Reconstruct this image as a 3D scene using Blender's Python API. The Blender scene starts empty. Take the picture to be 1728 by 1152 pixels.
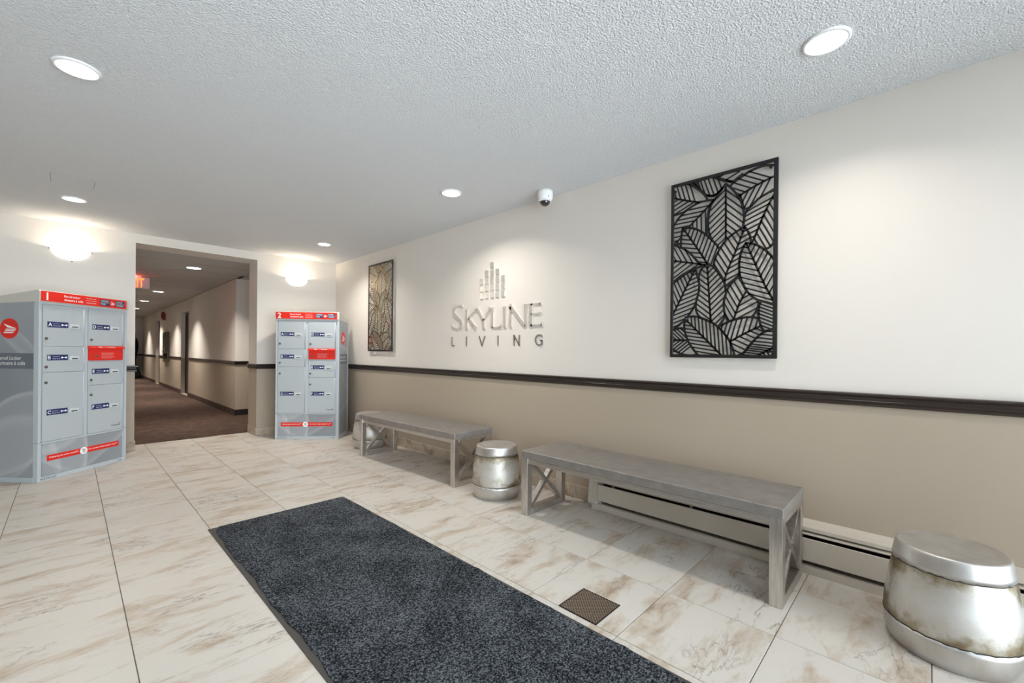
import bpy, bmesh, math, random
import numpy as np
from mathutils import Vector, Matrix
random.seed(7)
SC = bpy.context.scene
COL = SC.collection
PI = math.pi

# ------------------------------------------------------------------ camera
F, CY, YAW, ROLL, EYE = 722.891, 593.697, 0.80178, -0.008749, 1.146
fw = Vector((math.sin(YAW), math.cos(YAW), 0)); rt = Vector((math.cos(YAW), -math.sin(YAW), 0)); dn = Vector((0, 0, -1))
r2 = math.cos(ROLL)*rt + math.sin(ROLL)*dn
d2 = -math.sin(ROLL)*rt + math.cos(ROLL)*dn
cam = bpy.data.cameras.new('camera'); cam.sensor_width = 36; cam.lens = F/1728*36
cam.shift_y = (CY-576)/1728; cam.clip_start = 0.02
co = bpy.data.objects.new('camera', cam); COL.objects.link(co)
M = Matrix((r2, -d2, -fw)).transposed().to_4x4(); M.translation = (0, 0, EYE)
co.matrix_world = M
SC.camera = co

# ------------------------------------------------------------------ light settings
SC.view_settings.view_transform = 'Standard'; SC.view_settings.look = 'None'
SC.view_settings.gamma = 1; SC.view_settings.use_curve_mapping = False
SC.view_settings.exposure = 0.47
W = bpy.data.worlds.new('overcast_sky'); SC.world = W; W.use_nodes = True
bg = W.node_tree.nodes['Background']; bg.inputs[0].default_value = (0.80, 0.91, 1.0, 1); bg.inputs[1].default_value = 8.6
LOBBY_W, HALL_W, SCONCE_W = 7.2, 23.0, 5.2
LAMP_COL = (1.0, 0.94, 0.87)
SC.cycles.max_bounces = 8; SC.cycles.diffuse_bounces = 5; SC.cycles.glossy_bounces = 4
SC.cycles.sample_clamp_indirect = 6.0
SC.cycles.use_denoising = True

# ------------------------------------------------------------------ helpers
def srgb(r, g, b, a=1):
    f = lambda c: (c/255/12.92) if c/255 <= .04045 else ((c/255+.055)/1.055)**2.4
    return (f(r), f(g), f(b), a)
def newmat(name):
    m = bpy.data.materials.new(name); m.use_nodes = True
    nt = m.node_tree; b = nt.nodes['Principled BSDF']
    return m, nt, b
def mat(name, col, rough=.5, metal=0, spec=.5, coat=0, emit=None, estr=0):
    m, nt, b = newmat(name)
    b.inputs['Base Color'].default_value = col; b.inputs['Roughness'].default_value = rough
    b.inputs['Metallic'].default_value = metal; b.inputs['Specular IOR Level'].default_value = spec
    b.inputs['Coat Weight'].default_value = coat
    if emit: b.inputs['Emission Color'].default_value = emit; b.inputs['Emission Strength'].default_value = estr
    return m
def N(nt, t, **k):
    n = nt.nodes.new(t)
    for a, v in k.items():
        if a in n.inputs.keys(): n.inputs[a].default_value = v
        else: setattr(n, a, v)
    return n
def ramp(nt, fac, stops):
    r = nt.nodes.new('ShaderNodeValToRGB'); e = r.color_ramp.elements
    while len(e) < len(stops): e.new(.5)
    for el, (p, c) in zip(e, stops): el.position = p; el.color = c
    nt.links.new(fac, r.inputs[0]); return r
def bump(nt, b, height, dist, strength=1):
    n = nt.nodes.new('ShaderNodeBump'); n.inputs['Distance'].default_value = dist; n.inputs['Strength'].default_value = strength
    nt.links.new(height, n.inputs['Height']); nt.links.new(n.outputs[0], b.inputs['Normal']); return n
def coords(nt, scale=(1, 1, 1), rand=False, kind='Object'):
    tc = nt.nodes.new('ShaderNodeTexCoord'); mp = nt.nodes.new('ShaderNodeMapping')
    mp.inputs['Scale'].default_value = scale; nt.links.new(tc.outputs[kind], mp.inputs['Vector'])
    if rand:
        oi = nt.nodes.new('ShaderNodeObjectInfo'); mu = nt.nodes.new('ShaderNodeVectorMath'); mu.operation = 'SCALE'
        cx = nt.nodes.new('ShaderNodeCombineXYZ')
        nt.links.new(oi.outputs['Random'], cx.inputs[0]); nt.links.new(oi.outputs['Random'], cx.inputs[1]); nt.links.new(oi.outputs['Random'], cx.inputs[2])
        mu.inputs['Scale'].default_value = 57.0; nt.links.new(cx.outputs[0], mu.inputs[0])
        nt.links.new(mu.outputs[0], mp.inputs['Location'])
    return mp.outputs[0]

class MB:
    """collects faces, builds one mesh"""
    def __init__(s): s.v = []; s.f = []; s.m = []; s.sm = []
    def add(s, vs, fs, mi=0, smooth=False):
        o = len(s.v); s.v += [tuple(p) for p in vs]
        for f in fs: s.f.append(tuple(i+o for i in f)); s.m.append(mi); s.sm.append(smooth)
    def box(s, x0, x1, y0, y1, z0, z1, mi=0, xf=None):
        vs = [(x, y, z) for z in (z0, z1) for y in (y0, y1) for x in (x0, x1)]
        if xf: vs = [xf @ Vector(p) for p in vs]
        s.add(vs, [(0, 2, 3, 1), (4, 5, 7, 6), (0, 1, 5, 4), (2, 6, 7, 3), (0, 4, 6, 2), (1, 3, 7, 5)], mi)
        return s
    def prism(s, poly, fn, a, b, mi=0):
        """poly in 2D (CCW seen from +a side), fn(p, t) -> 3D"""
        n = len(poly); vs = [fn(p, a) for p in poly] + [fn(p, b) for p in poly]
        s.add(vs, [tuple(range(n))[::-1], tuple(range(n, 2*n))] + [(i, (i+1) % n, n+(i+1) % n, n+i) for i in range(n)], mi)
        return s
    def lathe(s, prof, n=32, c=(0, 0, 0), mi=0, smooth=True, close_bottom=True, close_top=True, jit=None, xf=None, a0=0, a1=2*PI):
        full = abs(a1-a0-2*PI) < 1e-6
        rows = []
        vs = []
        cnt = n if full else n+1
        for k, (r, z) in enumerate(prof):
            for i in range(cnt):
                a = a0+(a1-a0)*i/n
                dz = jit(k, i) if jit else 0
                vs.append(Vector((c[0]+r*math.cos(a), c[1]+r*math.sin(a), c[2]+z+dz)))
        if xf: vs = [xf @ p for p in vs]
        fs = []
        for k in range(len(prof)-1):
            for i in range(n):
                j = (i+1) % cnt
                fs.append((k*cnt+i, k*cnt+j, (k+1)*cnt+j, (k+1)*cnt+i))
        s.add(vs, fs, mi, smooth)
        o = len(s.v)-len(vs)
        if full and close_bottom and prof[0][0] > 1e-6: s.f.append(tuple(o+i for i in range(cnt))[::-1]); s.m.append(mi); s.sm.append(False)
        if full and close_top and prof[-1][0] > 1e-6: s.f.append(tuple(o+(len(prof)-1)*cnt+i for i in range(cnt))); s.m.append(mi); s.sm.append(False)
        return s
    def sweep(s, prof, path, mi=0, closed_ends=True):
        """prof: (out, z) closed polygon; path: list of (x,y), out = right hand side of travel"""
        n = len(path); k = len(prof); vs = []
        for i, p in enumerate(path):
            p = Vector(p)
            d1 = (p-Vector(path[i-1])).normalized() if i else None
            d2_ = (Vector(path[i+1])-p).normalized() if i < n-1 else None
            if d1 is None: d1 = d2_
            if d2_ is None: d2_ = d1
            n1 = Vector((d1.y, -d1.x)); n2 = Vector((d2_.y, -d2_.x))
            m = (n1+n2).normalized(); m /= max(.2, m.dot(n1))
            for o, z in prof: vs.append((p.x+m.x*o, p.y+m.y*o, z))
        fs = [(i*k+a, i*k+(a+1) % k, (i+1)*k+(a+1) % k, (i+1)*k+a) for i in range(n-1) for a in range(k)]
        if closed_ends: fs += [tuple(range(k))[::-1], tuple((n-1)*k+a for a in range(k))]
        s.add(vs, fs, mi); return s
    def build(s, name, mats, parent=None, bevel=0, loc=None, seg=2, autosmooth=None):
        me = bpy.data.meshes.new(name); me.from_pydata(s.v, [], s.f)
        mats = mats if isinstance(mats, (list, tuple)) else [mats]
        for m in mats: me.materials.append(m)
        me.polygons.foreach_set('material_index', s.m); me.polygons.foreach_set('use_smooth', s.sm)
        bm = bmesh.new(); bm.from_mesh(me); bmesh.ops.recalc_face_normals(bm, faces=bm.faces)
        if bevel:
            bmesh.ops.remove_doubles(bm, verts=bm.verts, dist=1e-6)
            bmesh.ops.bevel(bm, geom=[e for e in bm.edges if len(e.link_faces) == 2 and e.calc_face_angle(0) > .5], offset=bevel, segments=seg, profile=.5, affect='EDGES')
        bm.to_mesh(me); bm.free()
        o = bpy.data.objects.new(name, me); COL.objects.link(o)
        if parent: o.parent = parent
        if loc: o.location = loc
        return o
def tag(o, label=None, cat=None, group=None, kind=None):
    if label: o['label'] = label
    if cat: o['category'] = cat
    if group: o['group'] = group
    if kind: o['kind'] = kind
    return o
def thing(name, label, cat, loc=(0, 0, 0), rz=0, group=None):
    o = bpy.data.objects.new(name, None); COL.objects.link(o); o.empty_display_size = .05
    o.location = loc; o.rotation_euler = (0, 0, rz)
    return tag(o, label, cat, group)
def struct(name, mb, mats, parent=None, bevel=0):
    o = mb.build(name, mats, parent, bevel)
    if not parent: o['kind'] = 'structure'
    return o
TXT = {}
def text_data(s, bold=0):
    key = (s, bold)
    if key not in TXT:
        c = bpy.data.curves.new('t', 'FONT'); c.body = s; c.size = 1; c.resolution_u = 2; c.offset = bold
        o = bpy.data.objects.new('t', c); COL.objects.link(o)
        bpy.context.view_layer.update()
        me = bpy.data.meshes.new_from_object(o.evaluated_get(bpy.context.evaluated_depsgraph_get()))
        bpy.data.objects.remove(o)
        vs = [tuple(v.co) for v in me.vertices]; fs = [tuple(p.vertices) for p in me.polygons]
        xs = [v[0] for v in vs]; ys = [v[1] for v in vs]
        TXT[key] = (vs, fs, min(xs), max(xs), min(ys), max(ys))
        bpy.data.meshes.remove(me)
    return TXT[key]
def add_text(mb, s, u, z, w, h, fn, mi=0, bold=0, shear=0):
    """text fitted to the w x h box whose lower left corner is (u, z); fn(u,z) -> 3D"""
    vs, fs, x0, x1, y0, y1 = text_data(s, bold)
    sy = h/(y1-y0); sx = (w/(x1-x0)) if w else sy
    mb.add([fn(u+(x-x0)*sx+shear*(y-y0)*sy, z+(y-y0)*sy) for x, y, _ in vs], fs, mi)

# ------------------------------------------------------------------ materials
def wall_mat(name, col):
    m, nt, b = newmat(name); b.inputs['Base Color'].default_value = col; b.inputs['Roughness'].default_value = .42
    b.inputs['Specular IOR Level'].default_value = .35
    n = N(nt, 'ShaderNodeTexNoise', Scale=140, Detail=3); nt.links.new(coords(nt), n.inputs['Vector'])
    bump(nt, b, n.outputs[0], .0015, .25); return m
M_up = wall_mat('paint_upper', srgb(222, 215, 206)); M_lo = wall_mat('paint_lower', srgb(173, 159, 141))
def ceil_mat():
    m, nt, b = newmat('stipple'); b.inputs['Base Color'].default_value = srgb(226, 227, 228); b.inputs['Roughness'].default_value = .9
    v = coords(nt)
    n = N(nt, 'ShaderNodeTexNoise', Scale=125, Detail=3, Roughness=.55); nt.links.new(v, n.inputs['Vector'])
    bump(nt, b, n.outputs[0], .014, 1); return m
M_ceil = ceil_mat()
M_board = mat('ceiling_board', srgb(196, 195, 193), .7)
M_rail = mat('rail_brown', srgb(52, 42, 37), .28)
def tile_mat(name, c0, c1, c2, sx, rand=True):
    m, nt, b = newmat(name)
    v = coords(nt, sx, rand)
    w = N(nt, 'ShaderNodeTexNoise', Scale=1.6, Detail=3, Roughness=.5); nt.links.new(v, w.inputs['Vector'])
    mx = nt.nodes.new('ShaderNodeMixRGB'); mx.blend_type = 'ADD'; mx.inputs[0].default_value = .55
    nt.links.new(v, mx.inputs[1]); nt.links.new(w.outputs['Color'], mx.inputs[2])
    n1 = N(nt, 'ShaderNodeTexNoise', Scale=2.2, Detail=8, Roughness=.68); nt.links.new(mx.outputs[0], n1.inputs['Vector'])
    r1 = ramp(nt, n1.outputs[0], [(.30, c2), (.405, c1), (.50, c0), (.8, c0)])
    n2 = N(nt, 'ShaderNodeTexNoise', Scale=3.1, Detail=6, Roughness=.6); nt.links.new(mx.outputs[0], n2.inputs['Vector'])
    a = N(nt, 'ShaderNodeMath', operation='SUBTRACT'); a.inputs[1].default_value = .5; nt.links.new(n2.outputs[0], a.inputs[0])
    ab = N(nt, 'ShaderNodeMath', operation='ABSOLUTE'); nt.links.new(a.outputs[0], ab.inputs[0])
    r2_ = ramp(nt, ab.outputs[0], [(0, (1, 1, 1, 1)), (.02, (0, 0, 0, 1))])
    n3 = N(nt, 'ShaderNodeTexNoise', Scale=1.3, Detail=2); nt.links.new(v, n3.inputs['Vector'])
    r3 = ramp(nt, n3.outputs[0], [(.5, (0, 0, 0, 1)), (.66, (.75, .75, .75, 1))])
    mul = N(nt, 'ShaderNodeMath', operation='MULTIPLY'); nt.links.new(r2_.outputs[0], mul.inputs[0]); nt.links.new(r3.outputs[0], mul.inputs[1])
    m2 = nt.nodes.new('ShaderNodeMixRGB'); nt.links.new(mul.outputs[0], m2.inputs[0]); nt.links.new(r1.outputs[0], m2.inputs[1])
    m2.inputs[2].default_value = tuple(.55*x for x in c2[:3])+(1,)
    nt.links.new(m2.outputs[0], b.inputs['Base Color'])
    b.inputs['Roughness'].default_value = .36; b.inputs['Specular IOR Level'].default_value = .45
    bump(nt, b, n1.outputs[0], .0008, .4); return m
M_tile = tile_mat('travertine_tile', srgb(198, 192, 183), srgb(183, 170, 154), srgb(150, 132, 115), (1.15, 3.3, 3.3))
M_btile = tile_mat('travertine_base', srgb(184, 168, 150), srgb(160, 142, 121), srgb(118, 100, 82), (3, 3, 3))
M_grout = mat('grout', srgb(112, 99, 88), .9)
M_white = mat('white_plastic', srgb(236, 236, 234), .4)
M_dark = mat('black_gap', srgb(14, 13, 13), .7)
def metal(name, col, rough, sc=(1, 1, 1), amt=.12, nscale=18, met=1.0):
    m, nt, b = newmat(name); v = coords(nt, sc)
    n = N(nt, 'ShaderNodeTexNoise', Scale=nscale, Detail=5, Roughness=.6); nt.links.new(v, n.inputs['Vector'])
    c0 = tuple(x*(1-amt*1.6) for x in col[:3])+(1,); c1 = tuple(min(1, x*(1+amt)) for x in col[:3])+(1,)
    r = ramp(nt, n.outputs[0], [(.3, c0), (.7, c1)]); nt.links.new(r.outputs[0], b.inputs['Base Color'])
    b.inputs['Metallic'].default_value = met
    rr = N(nt, 'ShaderNodeMapRange'); rr.inputs['To Min'].default_value = rough-.06; rr.inputs['To Max'].default_value = rough+.08
    nt.links.new(n.outputs[0], rr.inputs['Value']); nt.links.new(rr.outputs[0], b.inputs['Roughness'])
    return m

# ------------------------------------------------------------------ room shell
XR, YB, YI, ZC, ZH = 2.79, 6.41, 6.775, 2.442, 2.375       # right wall, back wall face, jamb depth, ceilings
OX0, OX1, OZ = 0.514, 1.735, 2.34                           # opening in the back wall
XL, YF = -2.7, -1.5                                         # left wall, street front
SPLIT = 0.92
TL, TX0, TY0 = 0.4572, -0.28206, 3.6369                     # floor tile grid
def two_tone(mb, x0, x1, y0, y1, z1):
    mb.box(x0, x1, y0, y1, 0, SPLIT, 1); mb.box(x0, x1, y0, y1, SPLIT, z1, 0)
w = MB(); two_tone(w, XR, XR+.12, YF, YB, ZC); struct('wall_right', w, [M_up, M_lo])
w = MB(); two_tone(w, XL, OX0, YB, YI, ZC); two_tone(w, OX1, 3.52, YB, YI, ZC); w.box(OX0, OX1, YB, YI, OZ, ZC, 0)
struct('wall_back', w, [M_up, M_lo])
w = MB(); two_tone(w, XL-.12, XL, YF, YB, ZC); struct('wall_left', w, [M_up, M_lo])
# street front: low sill wall, header and three glazed bays
w = MB()
w.box(XL-.12, -1.75, YF-.12, YF, 0, ZC); w.box(2.6, XR+.12, YF-.12, YF, 0, ZC); w.box(-1.75, 2.6, YF-.12, YF, 2.3, ZC)
struct('wall_front', w, [M_up])
M_alu = mat('frame_alu', srgb(70, 66, 62), .4, .8)
def glass():
    m = bpy.data.materials.new('glass'); m.use_nodes = True; nt = m.node_tree; nt.nodes.clear()
    o = nt.nodes.new('ShaderNodeOutputMaterial'); t = nt.nodes.new('ShaderNodeBsdfTransparent'); g = nt.nodes.new('ShaderNodeBsdfGlossy')
    g.inputs['Roughness'].default_value = .02; f = nt.nodes.new('ShaderNodeFresnel'); x = nt.nodes.new('ShaderNodeMixShader')
    nt.links.new(f.outputs[0], x.inputs[0]); nt.links.new(t.outputs[0], x.inputs[1]); nt.links.new(g.outputs[0], x.inputs[2]); nt.links.new(x.outputs[0], o.inputs[0]); return m
M_glass = glass()
for k, (a, c) in enumerate(((-1.75, .45), (.45, 1.65), (1.65, 2.6))):
    f = MB()
    f.box(a, a+.05, YF-.1, YF-.02, 0, 2.3); f.box(c-.05, c, YF-.1, YF-.02, 0, 2.3); f.box(a+.05, c-.05, YF-.1, YF-.02, 0, .1); f.box(a+.05, c-.05, YF-.1, YF-.02, 2.24, 2.3)
    nm = ('window_1', 'door_1', 'window_2')[k]
    o = struct(nm, f, M_alu)
    p = MB().box(a+.05, c-.05, YF-.065, YF-.058, .1, 2.24); p.build('glass_pane', M_glass, o)
    pl = bpy.data.lights.new('daylight_portal', 'AREA'); pl.shape = 'RECTANGLE'; pl.size = c-a-.1; pl.size_y = 2.14
    pl.cycles.is_portal = True
    po = bpy.data.objects.new('daylight_portal', pl); COL.objects.link(po); po.location = ((a+c)/2, YF-.03, 1.17); po.rotation_euler = (PI/2, 0, 0)

w = MB().box(XL-.12, XR+.12, YF-.12, YI, ZC, ZC+.1); struct('ceiling', w, M_ceil)

# floor: grout bed and one object per tile
fl = MB(); fl.box(XL, XR, YF, YB, -.06, -.004); fl.box(OX0, OX1, YB, 6.765, -.06, -.004)
floor = struct('floor', fl, M_grout)
J = .0016
TC = {}
def tile(x0, x1, y0, y1):
    x0 += J; x1 -= J; y0 += J; y1 -= J
    if x1-x0 < .02 or y1-y0 < .02: return
    k = (round(x1-x0, 4), round(y1-y0, 4))
    cx, cy = (x0+x1)/2, (y0+y1)/2
    if k not in TC:
        hx, hy = (x1-x0)/2, (y1-y0)/2; e = .0012; m = MB()
        vs = [(-hx, -hy, -.004), (hx, -hy, -.004), (hx, hy, -.004), (-hx, hy, -.004), (-hx, -hy, -e), (hx, -hy, -e), (hx, hy, -e), (-hx, hy, -e), (-hx+e, -hy+e, 0), (hx-e, -hy+e, 0), (hx-e, hy-e, 0), (-hx+e, hy-e, 0)]
        m.add(vs, [(0, 1, 5, 4), (1, 2, 6, 5), (2, 3, 7, 6), (3, 0, 4, 7), (4, 5, 9, 8), (5, 6, 10, 9), (6, 7, 11, 10), (7, 4, 8, 11), (8, 9, 10, 11)])
        o = m.build('tile', M_tile); TC[k] = o.data
    else:
        o = bpy.data.objects.new('tile', TC[k]); COL.objects.link(o)
    o.parent = floor; o.location = (cx, cy, 0)
for i in range(-6, 8):
    for j in range(-12, 9):
        x0, x1 = TX0+i*TL, TX0+(i+1)*TL; y0, y1 = TY0+j*TL, TY0+(j+1)*TL
        cx0, cx1, cy0, cy1 = max(x0, XL), min(x1, XR), max(y0, YF), min(y1, YB)
        if cx0 < -1.3 and cy1 < 2.5: pass
        if y1 <= YB+1e-6: tile(cx0, cx1, cy0, cy1)
        elif y0 < YB:                                                   # row that runs into the opening
            if cx1 <= OX0 or cx0 >= OX1: tile(cx0, cx1, y0, YB)
            else:
                xa, xb = max(cx0, OX0), min(cx1, OX1)
                tile(xa, xb, y0, 6.765)
                if cx0 < OX0: tile(cx0, OX0, y0, YB)
                if cx1 > OX1: tile(OX1, cx1, y0, YB)

# ------------------------------------------------------------------ corridor beyond the opening
CX, CR, CE, CL = 2.006, 8.62, 22.3, 0.40                    # right wall, its front return, end wall, left wall
def carpet_mat(name, c0, c1, sx):
    m, nt, b = newmat(name); v = coords(nt, sx)
    wv = N(nt, 'ShaderNodeTexWave', Scale=1.0, Distortion=9.0, Detail=2.0); wv.bands_direction = 'Y'; wv.inputs['Detail Scale'].default_value = 1.4
    nt.links.new(v, wv.inputs['Vector'])
    r = ramp(nt, wv.outputs['Fac'], [(.25, c0), (.75, c1)]); nt.links.new(r.outputs[0], b.inputs['Base Color'])
    b.inputs['Roughness'].default_value = .95; b.inputs['Specular IOR Level'].default_value = .1
    bump(nt, b, wv.outputs['Fac'], .003, .5); return m
M_carpet = carpet_mat('corridor_carpet', srgb(36, 27, 22), srgb(100, 80, 70), (2.6, 11, 1))
M_cbase = carpet_mat('carpet_base', srgb(58, 46, 42), srgb(96, 78, 70), (12, 6, 3))
w = MB().box(CL, 3.4, 6.765, CE, -.06, .004); struct('floor_carpet', w, M_carpet)
w = MB()
for a, b_ in ((CR, 12.85), (13.85, 17.6), (18.5, CE)): two_tone(w, CX, 2.26, a, b_, ZH)
for a, b_ in ((12.85, 13.85), (17.6, 18.5)): w.box(CX, 2.26, a, b_, 2.07, ZH, 0)
w.box(2.26, 3.4, CR, CR+.2, 0, SPLIT, 1); w.box(2.26, 3.4, CR, CR+.2, SPLIT, ZH, 0)
struct('wall_corridor_right', w, [M_up, M_lo])
w = MB(); two_tone(w, CL-.12, CL, YI, CE, ZH); struct('wall_corridor_left', w, [M_up, M_lo])
w = MB(); two_tone(w, CL-.12, 2.4, CE, CE+.12, ZH); struct('wall_corridor_end', w, [M_up, M_lo])
w = MB(); two_tone(w, 3.4, 3.52, YI, CR, ZH); struct('wall_corridor_side', w, [M_up, M_lo])
w = MB().box(CL-.12, 3.52, YI, CE+.12, ZH+.002, ZH+.1); cc = struct('ceiling_corridor', w, M_dark)
y = YI+.01-.48
k = 0
PB = {}
while y < CE:
    ya, yb = max(y, YI), min(y+.65, CE)
    for xa, xb in ((CL, 2.055), (2.055, 3.4)):
        if xa > 2 and ya >= CR: continue
        xe = xb if xa > 2 or yb <= CR else (2.0)
        hx, hy = (xe-xa)/2-.003, (yb-ya)/2-.013
        m = MB().box(-hx, hx, -hy, hy, 0, .002)
        m.build('ceiling_panel', M_board, cc, loc=((xa+xe)/2, (ya+yb)/2, ZH))
    y += .65
# doors in the two alcoves of the corridor wall
M_door = mat('door_brown', srgb(40, 29, 24), .4)
M_nickel = mat('nickel', srgb(190, 186, 178), .25, 1)
for k, (a, b_) in enumerate(((12.85, 13.85), (17.6, 18.5))):
    f = MB().box(2.092, 2.152, a, a+.06, .004, 2.07); f.box(2.092, 2.152, b_-.06, b_, .004, 2.07); f.box(2.092, 2.152, a+.06, b_-.06, 2.01, 2.07)
    o = struct('door_%d' % (k+2), f, M_door)
    MB().box(2.108, 2.145, a+.06, b_-.06, .01, 2.01).build('door_slab', M_door, o, .004)
    MB().box(CX, 2.092, a, b_, .004, .008).build('threshold', M_btile, o)
    hm = MB().lathe([(0, 0), (.026, .004), (.028, .03), (.012, .036), (.012, .05), (0, .05)], 16, xf=Matrix.Translation((2.108, a+.14, 1.0)) @ Matrix.Rotation(-PI/2, 4, 'Y'))
    hm.build('door_knob', M_nickel, o)

# ------------------------------------------------------------------ chair rails and base
RP = [(0, 0), (.012, .0), (.016, .004), (.016, .012), (.011, .016), (.013, .02), (.017, .026), (.013, .032), (.011, .044), (.02, .05), (.027, .053), (.027, .061), (.018, .065), (0, .065)]
RP = [(a, b_+.89) for a, b_ in RP]
def rail(n, path, z=0):
    struct('trim_%d' % n, MB().sweep([(a, b_+z) for a, b_ in RP], path), M_rail)
rail(1, [(OX1, YI), (OX1, YB), (XR, YB), (XR, YF)])
rail(2, [(XL, YF), (XL, YB), (OX0, YB), (OX0, YI)])
rail(3, [(CX, 12.85), (CX, CR), (3.4, CR)], -.01)
rail(4, [(CX, 17.6), (CX, 13.85)], -.01)
rail(5, [(CL, CE), (CX, CE), (CX, 18.5)], -.01)
def base_run(name, runs, h=.103, t=.01):
    """runs: (axis, fixed, a, b, out) tile pieces laid along a wall"""
    bed = MB()
    for ax, fx, a, b_, out in runs:
        q = [fx, fx+out*(t*.55)]; q.sort()
        if ax == 'y': bed.box(q[0], q[1], a, b_, 0, h-.002)
        else: bed.box(a, b_, q[0], q[1], 0, h-.002)
    o = struct(name, bed, M_grout)
    for ax, fx, a, b_, out in runs:
        org = TY0 if ax == 'y' else TX0
        k = math.floor((a-org)/TL)
        while org+k*TL < b_-1e-4:
            p0, p1 = max(a, org+k*TL)+.001, min(b_, org+(k+1)*TL)-.001; k += 1
            if p1-p0 < .01: continue
            q = [fx+out*.0005, fx+out*t]; q.sort()
            hx, hy = ((q[1]-q[0])/2, (p1-p0)/2) if ax == 'y' else ((p1-p0)/2, (q[1]-q[0])/2)
            c = ((q[0]+q[1])/2, (p0+p1)/2) if ax == 'y' else ((p0+p1)/2, (q[0]+q[1])/2)
            MB().box(-hx, hx, -hy, hy, 0, h).build('base_tile', M_btile, o, .0015, loc=(c[0], c[1], .0005), seg=1)
base_run('baseboard_right', [('y', XR, 1.86, YB-.011, -1)])
base_run('baseboard_back', [('x', YB, OX1-.01, XR, -1), ('x', YB, XL, OX0+.01, -1), ('y', OX1, YB, 6.765, -1), ('y', OX0, YB, 6.765, 1)])
BP = [(0, .004), (.014, .004), (.014, .098), (.01, .104), (0, .104)]
M_bblack = mat('base_black', srgb(24, 20, 19), .5)
struct('baseboard_corridor', MB().sweep(BP, [(CX, 12.85), (CX, CR)]).sweep(BP, [(CX, 17.6), (CX, 13.85)]).sweep(BP, [(CX, CE), (CX, 18.5)]), M_cbase)
struct('baseboard_return', MB().sweep(BP, [(CX-.014, CR), (3.4, CR)]), M_bblack)

# ------------------------------------------------------------------ ceiling lights
M_lens = mat('lamp_lens', srgb(255, 255, 255), .6, emit=(1, .97, .93, 1), estr=6)
M_trim = mat('lamp_trim', srgb(232, 232, 232), .5)
def downlight(x, y, z, label, r, watts, group, spread=136):
    t = thing('ceiling_downlight', label, 'ceiling light', (x, y, z), 0, group)
    MB().lathe([(r*1.17, 0), (r*1.17, -.003), (r*1.12, -.007), (r*1.0, -.009), (r*.985, -.006), (r*.985, 0)], 40, close_bottom=False, close_top=False).build('trim_ring', M_trim, t)
    MB().lathe([(0, -.0065), (r*.7, -.0063), (r*.98, -.005), (r*.98, -.001), (0, -.001)], 40, close_bottom=False).build('lens', M_lens, t)
    L = bpy.data.lights.new('lamp', 'AREA'); L.shape = 'DISK'; L.size = r*1.9; L.energy = watts; L.color = LAMP_COL; L.spread = math.radians(spread)
    lo = bpy.data.objects.new('lamp', L); COL.objects.link(lo); lo.parent = t; lo.location = (0, 0, -.012)
    return t
G1 = 'recessed downlights in the lobby ceiling'
downlight(.017, 2.836, ZC, 'big bright round downlight in the stippled ceiling, upper left of the photo', .072, LOBBY_W, G1)
downlight(.02, 5.332, ZC, 'small flat round downlight above the left wall sconce, near the faint access hatch', .072, LOBBY_W*.6, G1)
downlight(2.168, .306, ZC, 'big bright round downlight at upper right, near the large black leaf panel', .072, LOBBY_W*.66, G1)
downlight(2.163, 2.80, ZC, 'round downlight in mid ceiling, left of the white dome camera', .072, LOBBY_W*1.15, G1)
downlight(2.155, 5.29, ZC, 'tiny far downlight above the locker in the back right corner', .068, LOBBY_W*1.5, G1)
G2 = 'recessed downlights in the corridor ceiling'
downlight(1.30, 7.96, ZH, 'corridor downlight nearest the opening, above the carpet', .09, HALL_W, G2, 120)
downlight(1.315, 11.82, ZH, 'middle corridor downlight, just right of the exit sign', .09, HALL_W, G2, 100)
downlight(1.325, 14.41, ZH, 'third corridor downlight, seen just below the exit sign', .09, HALL_W, G2, 100)
downlight(1.395, 17.30, ZH, 'fourth corridor downlight, touching the edge of the left jamb', .09, HALL_W, G2, 100)
downlight(1.33, 20.2, ZH, 'tiny last corridor downlight before the far end wall', .09, HALL_W, G2, 100)

# ------------------------------------------------------------------ wall sconces
M_bowl = mat('sconce_glass', srgb(250, 244, 232), .35, emit=(1, .94, .85, 1), estr=.75)
def sconce(x, z, label):
    t = thing('wall_sconce', label, 'wall lamp', (x, YB, z), 0, 'half bowl sconces on the back wall')
    RX, RY, HB = .15, .11, .115
    m = MB(); nu, nv = 28, 10; vs = []
    for layer in (0, 1):
        s = 1-layer*.045
        for b_ in range(nv+1):
            q = b_/nv; g = math.sqrt(max(0, 1-q*q))*s
            for a in range(nu+1):
                an = PI*a/nu
                vs.append((RX*math.cos(an)*g, -RY*math.sin(an)*g-.002, -HB*q*s))
    n1 = (nu+1)*(nv+1)
    fs = []
    for b_ in range(nv):
        for a in range(nu):
            i = b_*(nu+1)+a; f = (i, i+1, i+nu+2, i+nu+1); fs.append(f); fs.append(tuple(n1+q for q in f[::-1]))
    for a in range(nu): fs.append((a, n1+a, n1+a+1, a+1))
    m.add(vs, fs, 0, True); m.build('glass_bowl', M_bowl, t)
    MB().box(-.05, .05, -.02, -.0005, -.09, -.02).build('mount_plate', M_nickel, t, .003)
    for px, pz in ((-RX-.004, -.012), (RX+.004, -.012), (.008, -HB-.006)):
        MB().lathe([(0, 0), (.007, .002), (.008, .012), (.004, .02), (0, .021)], 14, xf=Matrix.Translation((px, -.001, pz)) @ Matrix.Rotation(PI/2, 4, 'X')).build('finial', M_nickel, t)
    L = bpy.data.lights.new('bulb', 'POINT'); L.energy = SCONCE_W; L.color = (1, .86, .68); L.shadow_soft_size = .025
    lo = bpy.data.objects.new('bulb', L); COL.objects.link(lo); lo.parent = t; lo.location = (0, -.055, -.025)
sconce(.005, 2.172, 'lit white glass half bowl sconce above the left locker, left of the opening')
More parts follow.
